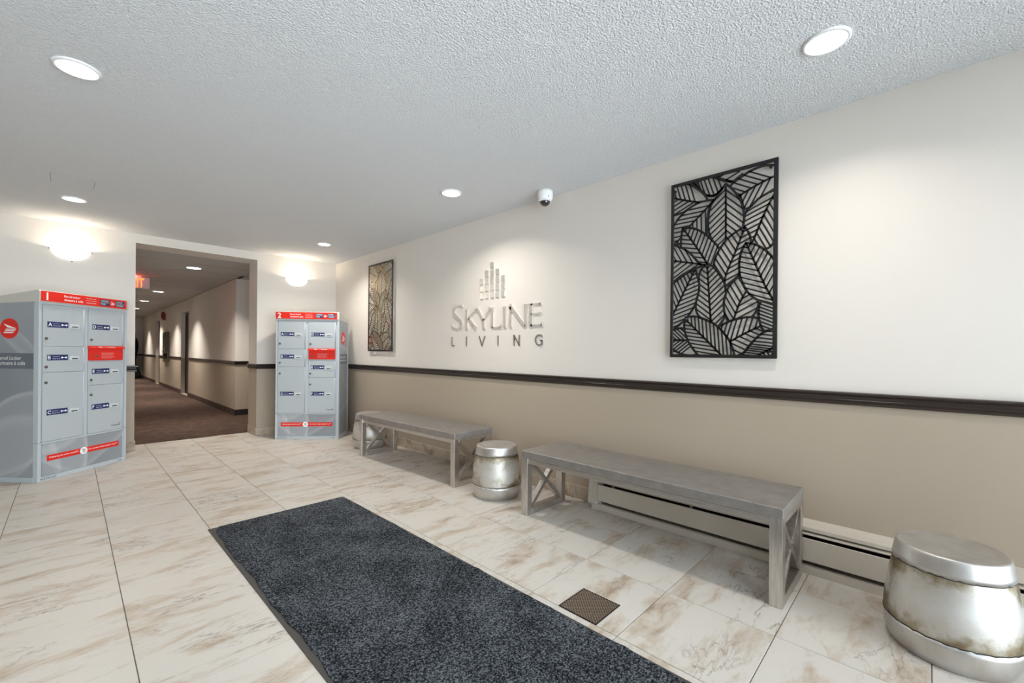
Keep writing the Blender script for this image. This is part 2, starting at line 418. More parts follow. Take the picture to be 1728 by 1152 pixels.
sconce(2.228, 2.160, 'lit white glass half bowl sconce above the locker in the back right corner')

# ------------------------------------------------------------------ ceiling hatch and dome camera
h = thing('access_hatch', 'faint square access panel in the stippled ceiling above the left sconce', 'hatch', (.012, 4.78, ZC))
MB().box(-.117, .117, -.122, .122, -.0025, 0).build('hatch_panel', M_ceil, h)
fr = MB()
for a in ((-.12, -.117, -.125, .125), (.117, .12, -.125, .125), (-.117, .117, -.125, -.122), (-.117, .117, .122, .125)): fr.box(*a, -.0012, 0)
fr.build('hatch_joint', mat('hatch_joint', srgb(150, 148, 146), .8), h)
c = thing('security_camera', 'small white dome security camera on the ceiling beside the right wall', 'camera', (2.655, 2.215, ZC))
MB().lathe([(.061, 0), (.0625, -.02), (.0625, -.05), (.058, -.072), (.047, -.086), (.042, -.087), (.042, -.08), (0, -.08)], 40, close_bottom=True).build('camera_housing', M_white, c)
MB().lathe([(.041, -.084)]+[(.041*math.cos(a), -.086-.036*math.sin(a)) for a in np.linspace(.05, PI/2, 10)], 36, close_bottom=False, close_top=False).build('smoked_dome', mat('smoked_dome', srgb(12, 12, 13), .06, 0, .7, 1), c)
ls = MB()
for a in (.6, 2.4, 4.3): ls.lathe([(0, 0), (.004, .001), (.004, .003), (0, .0035)], 8, xf=Matrix.Translation((.0605*math.cos(a), .0605*math.sin(a), -.06)) @ Matrix.Rotation(a, 4, 'Z') @ Matrix.Rotation(PI/2, 4, 'Y'))
tag(ls.build('housing_screws', M_alu, c), kind='stuff')

# ------------------------------------------------------------------ benches
M_bench = metal('bench_steel', srgb(208, 203, 198), .33, (1.5, 9, 9), .12, 9); M_bleg = metal('bench_leg_steel', srgb(208, 203, 198), .31, (10, 10, 1.2), .12, 9)
M_seat = metal('bench_seat_metal', srgb(166, 162, 158), .44, (3, 3, 3), .1, 5, .8)
def bench(label, loc, rz, LB=1.60, DP=.445):
    t = thing('bench', label, 'bench', loc, rz, 'metal benches along the right wall')
    zt, zb, tw = .453, .403, .055
    MB().box(0, LB, 0, DP, zb, zt).build('seat_top', M_seat, t, .004)
    MB().box(tw, LB-tw, .012, .036, .366, zb-.004).build('front_apron', M_bench, t, .002)
    MB().box(tw, LB-tw, DP-.03, DP-.006, .368, zb).build('back_apron', M_bench, t, .002)
    for x0 in (.002, LB-tw-.002):
        x1 = x0+tw
        MB().box(x0, x1, .002, .052, 0, zb).build('leg', M_bleg, t, .003)
        MB().box(x0, x1, DP-.052, DP-.002, 0, zb).build('leg', M_bleg, t, .003)
        MB().box(x0, x1, .052, DP-.052, 0, .045).build('foot_rail', M_bench, t, .003)
        MB().box(x0, x1, .052, DP-.052, zb-.03, zb).build('top_rail', M_bench, t, .003)
        ya, yb, za, zc = .052, DP-.052, .045, zb-.03
        for s in (0, 1):
            A = Vector((ya, za if not s else zc)); B = Vector((yb, zc if not s else za))
            d = (B-A).normalized(); nn = Vector((-d.y, d.x)); hw = .014
            segs = ((0, 1),) if s else ((0, .5-.018), (.5+.018, 1))
            m = MB()
            for a, b_ in segs:
                P, Q = A+(B-A)*a, A+(B-A)*b_
                e = d*.0
                for off, w in ((-.0095, .004), (0, .004), (.0095, .004)):      # grooved bar: three ribs on a web
                    pl = [P+nn*(off-w)-e, P+nn*(off+w)-e, Q+nn*(off+w)+e, Q+nn*(off-w)+e]
                    m.prism([(q.x, q.y) for q in pl], lambda q, tt: (tt, q[0], q[1]), x0+.008, x1-.008)
                pl = [P-nn*hw*.9, P+nn*hw*.9, Q+nn*hw*.9, Q-nn*hw*.9]
                m.prism([(q.x, q.y) for q in pl], lambda q, tt: (tt, q[0], q[1]), x0+.011, x1-.011)
            m.build('cross_brace', M_bench, t)
    return t
bench('long brushed metal bench nearest the camera, in front of the baseboard heater', (2.227, 2.055, 0), -PI/2)
bench('farther brushed metal bench under the wall lettering, between two drum stools', (2.205, 4.443, 0), math.radians(-88.2))

# ------------------------------------------------------------------ drum stools
def patina():
    m, nt, b = newmat('patina_metal'); v = coords(nt, (1, 1, 1), True)
    n = N(nt, 'ShaderNodeTexNoise', Scale=5.5, Detail=7, Roughness=.62); nt.links.new(v, n.inputs['Vector'])
    tc = nt.nodes.new('ShaderNodeTexCoord'); sp = nt.nodes.new('ShaderNodeSeparateXYZ'); nt.links.new(tc.outputs['Object'], sp.inputs[0])
    d = N(nt, 'ShaderNodeMath', operation='SUBTRACT'); d.inputs[1].default_value = .22; nt.links.new(sp.outputs[2], d.inputs[0])
    ab = N(nt, 'ShaderNodeMath', operation='ABSOLUTE'); nt.links.new(d.outputs[0], ab.inputs[0])
    sc = N(nt, 'ShaderNodeMath', operation='MULTIPLY'); sc.inputs[1].default_value = 2.2; nt.links.new(ab.outputs[0], sc.inputs[0])
    ad = N(nt, 'ShaderNodeMath', operation='SUBTRACT'); nt.links.new(n.outputs[0], ad.inputs[0]); nt.links.new(sc.outputs[0], ad.inputs[1])
    r = ramp(nt, ad.outputs[0], [(.2, srgb(112, 92, 66)), (.29, srgb(158, 146, 122)), (.40, srgb(206, 202, 194)), (.7, srgb(222, 222, 218))])
    nt.links.new(r.outputs[0], b.inputs['Base Color']); b.inputs['Metallic'].default_value = .8
    b.inputs['Roughness'].default_value = .53
    n2 = N(nt, 'ShaderNodeTexNoise', Scale=60, Detail=3); nt.links.new(v, n2.inputs['Vector']); bump(nt, b, n2.outputs[0], .001, .35)
    return m
M_pat = patina(); M_band = metal('band_metal', srgb(206, 203, 199), .46, (2, 2, 1), .09, 6)
M_seam = mat('seam_dark', srgb(58, 52, 46), .7)
PRO = [(0, .172), (.006, .177), (.03, .186), (.06, .194), (.10, .199), (.14, .1985), (.19, .194), (.24, .187), (.29, .179), (.34, .1705), (.385, .1625), (.397, .1585)]
def pr_r(z):
    for (a, ra), (b_, rb) in zip(PRO, PRO[1:]):
        if z <= b_: return ra+(rb-ra)*(z-a)/(b_-a)
    return PRO[-1][1]
def stool(label, loc, rz):
    t = thing('drum_stool', label, 'stool', loc, rz, 'galvanised drum stools')
    rng = random.Random(rz)
    n = 96
    zs = [.085+.014*i for i in range(20)]
    MB().lathe([(pr_r(z)-.001, z) for z in zs if z < .36], 48, close_bottom=False, close_top=False).build('body', M_pat, t)
    j1 = [rng.uniform(-.0035, .0025) if rng.random() < .6 else 0 for _ in range(n)]; j2 = [rng.uniform(-.0025, .0035) if rng.random() < .6 else 0 for _ in range(n)]
    lo = [(pr_r(z)+.0012, z) for z in (0, .006, .03, .06, .085, .105)]
    MB().lathe([(.15, 0)]+lo+[(pr_r(.105)-.002, .105)], n, jit=lambda k, i: j1[i] if k >= 6 else 0, close_top=False).build('base_band', M_band, t)
    hi = [(pr_r(z)+.0012, z) for z in (.334, .35, .37, .388)]+[(.161, .397), (.158, .4005), (.154, .402), (.149, .4015), (.145, .400), (.08, .400), (0, .400)]
    MB().lathe([(pr_r(.334)-.002, .334)]+hi, n, jit=lambda k, i: j2[i] if k <= 1 else 0, close_bottom=False).build('top_cap', M_band, t)
    for z0, jj, up in ((.1065, j1, 1), (.3325, j2, -1)):
        MB().lathe([(pr_r(z0)-.0005, z0-.003), (pr_r(z0)+.0003, z0+.0003*up), (pr_r(z0)-.0005, z0+.003)], n, jit=lambda k, i, jj=jj: jj[i]*.6, close_bottom=False, close_top=False).build('seam', M_seam, t)
stool('galvanised drum stool nearest the camera at the right edge, large with brown stains', (2.402, -.072, 0), .7)
stool('galvanised drum stool standing between the two metal benches', (2.403, 2.487, 0), 2.6)
stool('far galvanised drum stool half hidden behind the end of the farther bench', (2.52, 4.80, 0), 4.4)

# ------------------------------------------------------------------ parcel lockers
M_case = mat('locker_case', srgb(186, 194, 199), .38); M_ldoor = mat('locker_door', srgb(180, 187, 190), .36)
M_red = mat('locker_red', srgb(226, 38, 22), .4); M_navy = mat('label_navy', srgb(24, 42, 96), .45)
M_plate = mat('slot_plate', srgb(206, 211, 212), .4); M_cap = mat('locker_cap', srgb(202, 199, 190), .45); M_print = mat('white_print', srgb(244, 244, 242), .5)
M_ink = mat('black_print', srgb(30, 30, 34), .5); M_plum = mat('plum_print', srgb(60, 58, 92), .45)
def graphic(name, c0, c1, seedv, sc):
    """printed grey panel with pale sweeping arcs (flat print)"""
    m, nt, b = newmat(name); tc = nt.nodes.new('ShaderNodeTexCoord'); v = tc.outputs['Object']
    out = None
    rng = random.Random(seedv)
    for k in range(5):
        mp = nt.nodes.new('ShaderNodeMapping'); mp.inputs['Location'].default_value = (rng.uniform(-.9, .9), rng.uniform(-.9, .3), rng.uniform(-1.7, .2)); nt.links.new(v, mp.inputs['Vector'])
        ln = N(nt, 'ShaderNodeVectorMath', operation='LENGTH'); nt.links.new(mp.outputs[0], ln.inputs[0])
        q = N(nt, 'ShaderNodeMath', operation='FRACT'); s_ = N(nt, 'ShaderNodeMath', operation='MULTIPLY'); s_.inputs[1].default_value = sc*rng.uniform(.8, 1.4)
        nt.links.new(ln.outputs['Value'], s_.inputs[0]); nt.links.new(s_.outputs[0], q.inputs[0])
        r = ramp(nt, q.outputs[0], [(0, (0, 0, 0, 1)), (.72, (.18, .18, .18, 1)), (.76, (.55, .55, .55, 1)), (.78, (0, 0, 0, 1))])
        if out is None: out = r.outputs[0]
        else:
            mx = nt.nodes.new('ShaderNodeMixRGB'); mx.blend_type = 'ADD'; mx.inputs[0].default_value = .6
            nt.links.new(out, mx.inputs[1]); nt.links.new(r.outputs[0], mx.inputs[2]); out = mx.outputs[0]
    r = ramp(nt, out, [(0, c0), (.9, c1)]); nt.links.new(r.outputs[0], b.inputs['Base Color']); b.inputs['Roughness'].default_value = .34; return m
M_graph = graphic('panel_print', srgb(132, 138, 144), srgb(188, 191, 194), 5, .9)
M_textband = mat('text_band', srgb(104, 111, 120), .36)
def disc_pts(u, z, r, n=32): return [(u+r*math.cos(2*PI*i/n), z+r*math.sin(2*PI*i/n)) for i in range(n)]
def flat(mb, pts, fn, mi=0): mb.add([fn(*p) for p in pts], [tuple(range(len(pts)))], mi)
def emblem(mb, u, z, r, fn, mi):
    """winged envelope: kite on top, three stripes beneath"""
    k = r/.085
    Q = lambda l: [(u+a*k, z+b_*k) for a, b_ in l]
    flat(mb, Q([(-.052, .042), (.066, .002), (.006, .006), (-.014, .008)]), fn, mi)
    for a, b_, w in ((-.036, -.002, .062), (-.044, -.016, .046), (-.052, -.031, .034)):
        flat(mb, Q([(a, b_-.009), (w-.004, b_-.009), (w+.004 if w > .05 else w+.012, b_), (a+.008, b_)]), fn, mi)
WL, HL, DL = .775, 1.64, .41
def rrect(mb, u0, u1, z0, z1, fn, mi=0): flat(mb, [(u0, z0), (u1, z0), (u1, z1), (u0, z1)], fn, mi)
def locker(label, loc, rz, num, code):
    t = thing('parcel_locker', label, 'locker', loc, rz, 'parcel lockers in the lobby corners')
    fr = lambda e: (lambda u, z: (u, -e, z))
    # carcass with recessed sides
    cs = MB().box(0, WL, .004, DL, 0, 1.545)
    for x0, x1 in ((-.006, .018), (WL-.018, WL+.006)):
        cs.box(x0, x1, -.006, .04, .332, 1.545); cs.box(x0, x1, -.006, .04, 0, .328); cs.box(x0, x1, DL-.03, DL+.002, 0, 1.545)
        cs.box(x0 if x0 < 0 else WL, 0 if x0 < 0 else x1, .04, DL-.03, 0, .04)
    cs.box(.018, WL-.018, -.004, .004, 0, .036); cs.box(.018, WL-.018, -.004, .004, .318, .334); cs.box(.018, WL-.018, -.004, .004, 1.523, 1.545)
    cs.box(.358, .397, -.002, .004, .334, 1.523)
    cs.build('case', M_case, t, .0025)
    MB().prism([(-.016, 1.546), (-.016, 1.632), (-.008, 1.64), (.02, 1.641), (DL+.002, 1.578), (DL+.002, 1.522), (-.003, 1.54)], lambda p, q: (q, p[0], p[1]), -.01, WL+.01).build('sloped_cap', M_cap, t, .004)
    hp = MB().box(.0, .757, -.022, -.016, 1.548, 1.634, 0)
    f = fr(.0225)
    rrect(hp, .49, .735, 1.561, 1.62, f, 2)
    flat(hp, disc_pts(.612, 1.59, .031), fr(.0229), 0); emblem(hp, .611, 1.589, .03, fr(.0233), 1)
    for a, b_ in ((.492, .58), (.644, .733)): rrect(hp, a, b_, 1.5895, 1.5915, fr(.0229), 1)
    g = fr(.0231)
    add_text(hp, num, .037 if num == '1' else .024, 1.557, None, .066, f, 1, .02)
    add_text(hp, 'Parcel locker', .175, 1.597, .135, .019, f, 1, .012); add_text(hp, 'Armoire à colis', .175, 1.565, .16, .021, f, 1, .012)
    add_text(hp, 'canadapost.ca', .362, 1.606, .09, .009, f, 1); add_text(hp, 'postescanada.ca', .362, 1.587, .093, .009, f, 1); add_text(hp, '1 866 607-6301', .362, 1.566, .09, .009, f, 1)
    add_text(hp, 'CANADA', .5, 1.6, .073, .013, g, 1, .01); add_text(hp, 'POST', .5, 1.569, .045, .013, g, 1, .01); add_text(hp, 'POSTES', .65, 1.6, .06, .013, g, 1, .01); add_text(hp, 'CANADA', .65, 1.569, .073, .013, g, 1, .01)
    hp.build('red_header', [M_red, M_print, M_plum], t)
    # doors
    for let, u0, u1, z0, z1, lz, kz in (('A', .024, .355, 1.162, 1.521, 1.326, 1.228), ('B', .024, .355, .936, 1.158, 1.038, .982), ('C', .024, .355, .338, .932, .562, .846),
                                        ('D', .40, .731, 1.17, 1.521, 1.326, 1.227), ('E', .40, .731, .797, 1.016, .902, .845), ('F', .40, .731, .338, .793, .562, .705)):
        d = MB().box(u0, u1, -.008, .004, z0, z1).build('locker_door', M_ldoor, t, .002)
        lb = MB().box(u0+.032, u0+.198, -.0092, -.008, lz, lz+.049, 0); q = fr(.0096)
        add_text(lb, let, u0+.038, lz+.009, None, .031, q, 1, .02)
        add_text(lb, 'Key Return', u0+.075, lz+.027, .052, .009, q, 1); add_text(lb, 'Retour de clé', u0+.075, lz+.011, .058, .009, q, 1)
        flat(lb, disc_pts(u0+.149, lz+.024, .0085, 16), q, 1); rrect(lb, u0+.155, u0+.178, lz+.021, lz+.027, q, 1); flat(lb, disc_pts(u0+.182, lz+.024, .009, 8), q, 1)
        lb.build('navy_label', [M_navy, M_print], d)
        sp = MB().box(u0+.211, u0+.289, -.013, -.008, lz, lz+.036, 0); sp.box(u0+.226, u0+.279, -.0134, -.0128, lz+.008, lz+.017, 1)
        sp.build('key_slot', [M_plate, M_ink], d, 0)
        MB().lathe([(.012, 0), (.0125, .003), (.0095, .008), (.004, .0088), (0, .0085)], 18, close_bottom=False, xf=Matrix.Translation((u0+.024, -.008, kz)) @ Matrix.Rotation(PI/2, 4, 'X')).build('lock', M_nickel2, d)
        MB().lathe([(.0042, z0+.004), (.0042, z1-.004)], 10, c=(u1+.0005, -.009, 0)).build('hinge_pin', M_case, d)
    cw = MB(); add_text(cw, 'Canada', .622, .372, .09, .02, fr(.0086), 0, .004); flat(cw, [(.7, .394), (.713, .394), (.713, .399), (.7, .399)], fr(.0086), 0)
    cw.build('country_wordmark', M_ink, t)
    # red mail flap
    MB().box(.405, .733, -.014, .004, 1.03, 1.145).build('mail_slot_box', M_red, t, .003)
    lp = MB().prism([(-.036, 1.144), (-.036, 1.15), (-.014, 1.168), (.004, 1.168), (.004, 1.144)], lambda p, q: (q, p[0], p[1]), .396, .737)
    ft = lambda u, z: (u, -.0364+(z-1.15)*1.22, z+.0004)
    add_text(lp, 'Mail   •   Courrier', .48, 1.153, .16, .010, ft, 1, .01)
    lp.build('mail_slot_lip', [M_red, M_print], t)
    ms = MB(); q = fr(.0146)
    for i, s in enumerate(('Place your outgoing mail here.', 'Parcels that do not fit go', 'to the post office.', 'Déposez votre courrier ici.', 'Les colis trop grands vont', 'au bureau de poste.')):
        add_text(ms, s, .515, 1.099-.009*i-(.004 if i > 2 else 0), .125-.02*(i % 3 == 2), .0055, q, 0)
    ms.build('mail_slot_print', M_print, t)
    MB().lathe([(.012, 0), (.0125, .003), (.009, .007), (0, .0072)], 18, close_bottom=False, xf=Matrix.Translation((.466, -.014, 1.073)) @ Matrix.Rotation(PI/2, 4, 'X')).build('mail_slot_lock', M_nickel2, t)
    # lower panel
    MB().box(.03, WL-.034, -.003, .004, .04, .316).build('lower_panel', M_graph, t)
    bd = MB().box(.065, .703, -.0042, -.003, .165, .216, 0); q = fr(.0046)
    add_text(bd, 'Delivering the online world™', .083, .183, .235, .018, q, 1, .012); add_text(bd, "Du monde en ligne jusqu'à vous™", .413, .183, .272, .018, q, 1, .012)
    flat(bd, disc_pts(.368, .19, .034), fr(.005), 1)
    for a, b_ in (((.352, .206), (.358, .206)), ((.358, .203), (.381, .203)), ((.361, .194), (.379, .194)), ((.363, .186), (.378, .186))): rrect(bd, a[0], b_[0], a[1]-.0015, a[1]+.0015, fr(.0054), 2)
    for a in (.358, .364, .37, .376): rrect(bd, a-.001, a+.001, .186, .204, fr(.0054), 2)
    for a in (.365, .376): flat(bd, disc_pts(a, .177, .004, 10), fr(.0054), 2)
    flat(bd, disc_pts(.386, .17, .008, 12), fr(.0054), 1)
    bd.build('red_slogan_strip', [M_red, M_print, M_plum], t)
    kc = MB(); add_text(kc, ' '.join(code), .018, .011, .117, .016, fr(.0066), 0, .01); add_text(kc, '2', .69, .011, None, .013, fr(.0066), 0, .01); add_text(kc, 'W', .71, .011, None, .013, fr(.0066), 0, .02)
    tag(kc.build('code_print', M_ink, t), kind='stuff')
    bl = MB()
    for a, b_ in ((.014, .338), (.026, .318), (WL-.022, .338), (WL-.03, .318)): bl.lathe([(.003, 0), (.003, .003), (0, .0035)], 8, close_bottom=False, xf=Matrix.Translation((a, -.004, b_)) @ Matrix.Rotation(PI/2, 4, 'X'))
    tag(bl.build('bolts', M_ink, t), kind='stuff')
    # printed side panels
    for left in (1, 0):
        X = -.0025 if left else WL+.0025; xin = .0 if left else WL
        s = MB().box(min(X, xin), max(X, xin), .042, DL-.032, .042, 1.538, 0)
        e = -.0006 if left else .0006
        fs = (lambda k: (lambda u, z: (X+e*k, (DL-u) if left else u, z)))
        rrect(s, .034, DL-.043, .967, 1.1, fs(1), 1)
        uc = DL-.266 if left else .178
        flat(s, disc_pts(uc, 1.309, .0865, 48), fs(1), 2); emblem(s, uc, 1.309, .085, fs(2), 3)
        u0 = DL-.40 if left else .04
        u0 = max(u0, .042)
        wd = (DL-.119-u0) if left else .27
        add_text(s, 'Parcel Locker', u0, 1.042, wd*.86, .032, fs(2), 3, .004); add_text(s, 'Armoire à colis', u0, .998, wd, .034, fs(2), 3, .004)
        s.build('side_panel', [M_graph, M_textband, M_red, M_print], t)
    return t
M_nickel2 = mat('lock_metal', srgb(120, 112, 104), .35, .9)
a1, a2 = math.radians(41.0), math.radians(-40.75)
locker('grey parcel locker with red header numbered 1, left of the opening', (-.172-.012*math.cos(a1), 5.431-.012*math.sin(a1), 0), a1, '1', 'N3P9200')
locker('grey parcel locker with red header numbered 2, in the back right corner', (1.846, 5.993, 0), a2, '2', 'N3P9201')

# ------------------------------------------------------------------ floor mat
mt = thing('entrance_mat', 'long charcoal carpet runner with dark rubber edges on the tiled floor', 'mat', (1.0585, 3.271, 0), .0041)
HW, LM = .4415, 3.66
def matpile():
    m, nt, b = newmat('mat_pile'); v = coords(nt)
    n = N(nt, 'ShaderNodeTexNoise', Scale=150, Detail=3, Roughness=.7); nt.links.new(v, n.inputs['Vector'])
    n2 = N(nt, 'ShaderNodeTexNoise', Scale=4, Detail=3); nt.links.new(v, n2.inputs['Vector'])
    a = N(nt, 'ShaderNodeMath', operation='MULTIPLY_ADD'); a.inputs[1].default_value = .18; nt.links.new(n2.outputs[0], a.inputs[0]); nt.links.new(n.outputs[0], a.inputs[2])
    r = ramp(nt, a.outputs[0], [(.46, srgb(14, 15, 17)), (.58, srgb(45, 48, 52)), (.70, srgb(110, 114, 119))]); nt.links.new(r.outputs[0], b.inputs['Base Color'])
    b.inputs['Roughness'].default_value = 1; b.inputs['Specular IOR Level'].default_value = .05
    bump(nt, b, n.outputs[0], .006, .8); return m
rb = MB().box(-HW, HW, -LM, 0, 0, .004); rb.build('rubber_backing', mat('mat_rubber', srgb(66, 62, 58), .6), mt, .0015, seg=1)
pm = MB(); nL = 60
edge = lambda k, s: (HW-(.012+.006*math.sin(k*.9)+.005*math.sin(k*2.3+1) if s > 0 else .021+.006*math.sin(k*.55+.4)+.004*math.sin(k*1.9)))*s
rows = []
for k in range(nL+1):
    yy = -.010-(LM-.02)*k/nL
    xl, xr = edge(k, -1), edge(k, 1)
    if k == 0: xl += .03
    rows.append((xl, xr, yy))
vs = []
for xl, xr, yy in rows: vs += [(xl, yy, .004), (xl+.002, yy, .0095), (xr-.002, yy, .0095), (xr, yy, .004)]
fs = []
for k in range(nL):
    for a in range(3): fs.append((k*4+a, (k+1)*4+a, (k+1)*4+a+1, k*4+a+1))
fs += [(0, 1, 2, 3), (nL*4+3, nL*4+2, nL*4+1, nL*4)]
pm.add(vs, fs); tag(pm.build('carpet_pile', matpile(), mt), kind='stuff')

# ------------------------------------------------------------------ floor grate
gr = thing('floor_grate', 'small square bronze floor grate set in a tile beside the mat', 'grate', (1.645, 1.090, .0005))
M_brz = mat('bronze', srgb(150, 134, 118), .42, .8); M_brz2 = mat('bronze_dark', srgb(40, 32, 28), .5, .6)
G = .0985
MB().box(-G+.003, G-.003, -G+.003, G-.003, 0, .001).build('grate_plate', M_brz2, gr)
f = MB()
for a in ((-G, G, -G, -G+.004), (-G, G, G-.004, G), (-G, -G+.004, -G+.004, G-.004), (G-.004, G, -G+.004, G-.004)): f.box(*a, 0, .0028)
f.build('grate_frame', M_brz2, gr)
lt = MB(); q = G-.004
st = .0155
for s in (1, -1):
    k = -2*q+st*.6
    while k < 2*q:
        # line y = s*x + k clipped to the square
        pts = []
        for x in (-q, q):
            yv = s*x+k
            if -q <= yv <= q: pts.append((x, yv))
        for yv in (-q, q):
            x = (yv-k)/s
            if -q < x < q: pts.append((x, yv))
        if len(pts) >= 2:
            A, B = Vector(pts[0]), Vector(pts[1]); d = (B-A)
            if d.length > .01:
                d.normalize(); nn = Vector((-d.y, d.x))*.0021
                lt.prism([tuple(A-nn), tuple(B-nn), tuple(B+nn), tuple(A+nn)], lambda p, z: (p[0], p[1], z), .001, .0027 if s > 0 else .0026)
        k += st
tag(lt.build('grate_lattice', M_brz, gr), kind='stuff')

# ------------------------------------------------------------------ baseboard heater
M_heat = mat('heater_beige', srgb(196, 186, 172), .35); M_fin = mat('heater_fins', srgb(52, 46, 42), .5, .6)
ht = thing('baseboard_heater', 'long beige baseboard heater along the right wall behind the near bench', 'heater', (XR, 1.80, 0))
HE = -1.3-1.80
yx = lambda p, q: (p[0], q, p[1])
def bar(name, poly, a, b_, m=M_heat, bev=0): return MB().prism(poly, yx, a, b_).build(name, m, ht, bev)
bar('back_plate', [(-.006, .03), (-.0005, .03), (-.0005, .25), (-.006, .25)], HE, -.01, M_dark)
bar('top_cover', [(-.0005, .252), (-.0005, .258), (-.045, .2455), (-.046, .2440), (-.078, .2350), (-.080, .218), (-.076, .218), (-.074, .231), (-.046, .2385)], HE, -.01)
bar('damper_slat', [(-.088, .198), (-.090, .202), (-.055, .213), (-.053, .209)], HE, -.078)
bar('front_panel', [(-.095, .184), (-.100, .182), (-.105, .07), (-.101, .068), (-.097, .1), (-.092, .178)], HE, -.078, M_heat)
bar('kick_strip', [(-.100, .0), (-.100, .040), (-.088, .046), (-.088, .042), (-.096, .038), (-.096, 0)], HE, -.03)
bar('end_cap', [(-.0005, .028), (-.0005, .259), (-.076, .238), (-.096, .186), (-.1075, .062), (-.1075, .04), (-.098, .028)], -.075, 0, M_heat, .003)
MB().lathe([(.011, HE+.02), (.011, -.08)], 14, xf=Matrix.Translation((-.045, 0, .12)) @ Matrix.Rotation(PI/2, 4, 'X') @ Matrix.Scale(-1, 4, (0, 0, 1))).build('heating_pipe', M_fin, ht)
fn_ = MB(); y = -.12
while y > HE+.03: fn_.box(-.082, -.012, y-.0006, y+.0006, .085, .155); y -= .012
tag(fn_.build('heating_fins', M_fin, ht), kind='stuff')
for y in (-.2, -.75, -1.28, -1.8, -2.4): MB().box(-.088, -.074, y-.009, y+.009, .17, .204).build('damper_clip', M_nickel2, ht, .001)
bar('pipe_shelf', [(-.088, .058), (-.088, .066), (-.02, .066), (-.02, .058)], HE, -.1, M_fin)

# ------------------------------------------------------------------ wall lettering
M_sil = metal('brushed_silver', srgb(240, 235, 228), .28, (1, 14, 60), .03, 5, .8)
sg = thing('wall_lettering', 'raised silver lettering and tower emblem of small squares on the right wall', 'sign', (XR, 3.578, 0))
sf = lambda p, q: (-q, -p[0], p[1])
def flare(m, A, B, w0, wm, w1, n=6, D=.012, horiz=False, base=.0005):
    """stem from A to B whose width swells towards the ends"""
    A, B = Vector(A), Vector(B); d = (B-A); nn = Vector((-d.y, d.x)).normalized()
    if horiz is True: nn = Vector((1, 0)) if nn.x > 0 else Vector((-1, 0))
    L, R = [], []
    for i in range(n+1):
        s = i/n; w = (w0 if s < .5 else w1); e = abs(2*s-1)**3; ww = (wm+(w-wm)*e)/2
        p = A+d*s; L.append(tuple(p+nn*ww)); R.append(tuple(p-nn*ww))
    for i in range(n): m.prism([R[i], R[i+1], L[i+1], L[i]], sf, base, D)
def letter(name, fn, mt_=None):
    m = MB(); fn(m); return m.build('letter_'+name, mt_ or M_sil, sg)
M_pew = metal('pewter', srgb(186, 181, 174), .34, (1, 14, 60), .04, 5)
T, Bt = 1.567, 1.369
def S_(m):
    C = [(.178, 1.592, .026), (.165, 1.612, .018), (.13, 1.6195, .014), (.088, 1.612, .02), (.052, 1.585, .03), (.042, 1.555, .034), (.052, 1.528, .036), (.085, 1.502, .038), (.125, 1.475, .038), (.158, 1.450, .034), (.168, 1.425, .032), (.155, 1.398, .026), (.12, 1.381, .018), (.075, 1.380, .015), (.035, 1.392, .018), (.006, 1.412, .026)]
    pts = []
    n = len(C)
    for i in range(n-1):
        p0, p1, p2, p3 = (C[max(0, i-1)], C[i], C[i+1], C[min(n-1, i+2)])
        for s in np.linspace(0, 1, 4, endpoint=False):
            pts.append(tuple(.5*((2*p1[k])+(-p0[k]+p2[k])*s+(2*p0[k]-5*p1[k]+4*p2[k]-p3[k])*s*s+(-p0[k]+3*p1[k]-3*p2[k]+p3[k])*s**3) for k in range(3)))
    pts.append(C[-1]); L, R = [], []
    for i, p in enumerate(pts):
        a, b_ = pts[max(0, i-1)], pts[min(len(pts)-1, i+1)]; d = Vector((b_[0]-a[0], b_[1]-a[1])).normalized(); nn = Vector((-d.y, d.x))*p[2]/2
        L.append((p[0]+nn.x, p[1]+nn.y)); R.append((p[0]-nn.x, p[1]-nn.y))
    vs = [sf(q, .0005) for q in L+R]+[sf(q, .012) for q in L+R]; k = len(L); fs = []
    for i in range(k-1): fs += [(2*k+i, 2*k+i+1, 3*k+i+1, 3*k+i), (i, k+i, k+i+1, i+1), (i, i+1, 2*k+i+1, 2*k+i), (k+i, 3*k+i, 3*k+i+1, k+i+1)]
    fs += [(0, 2*k, 3*k, k), (k-1, 2*k-1, 4*k-1, 3*k-1)]
    m.add(vs, fs)
letter('s', S_)
letter('k', lambda m: (flare(m, (.245, Bt), (.245, T), .04, .03, .04, horiz=True), flare(m, (.258, 1.462), (.398, T), .016, .018, .036, horiz=False), flare(m, (.275, 1.478), (.392, Bt), .02, .03, .046)))
letter('y', lambda m: (flare(m, (.408, T), (.497, 1.45), .044, .032, .03), flare(m, (.597, T), (.505, 1.45), .034, .018, .02), flare(m, (.500, Bt), (.500, 1.462), .042, .030, .03, horiz=True)))
letter('l', lambda m: (flare(m, (.622, Bt), (.622, T), .036, .03, .042, horiz=True), flare(m, (.622, 1.3755), (.738, 1.3755), .014, .013, .018), flare(m, (.733, 1.37), (.744, 1.402), .018, .009, .004)))
letter('i', lambda m: flare(m, (.787, Bt), (.787, T), .044, .031, .044, horiz=True))
letter('n', lambda m: (flare(m, (.862, Bt), (.862, T-.01), .036, .022, .026, horiz=True), flare(m, (.852, T), (1.040, Bt), .046, .036, .030), flare(m, (1.046, Bt), (1.046, T), .014, .018, .036, horiz=True)))
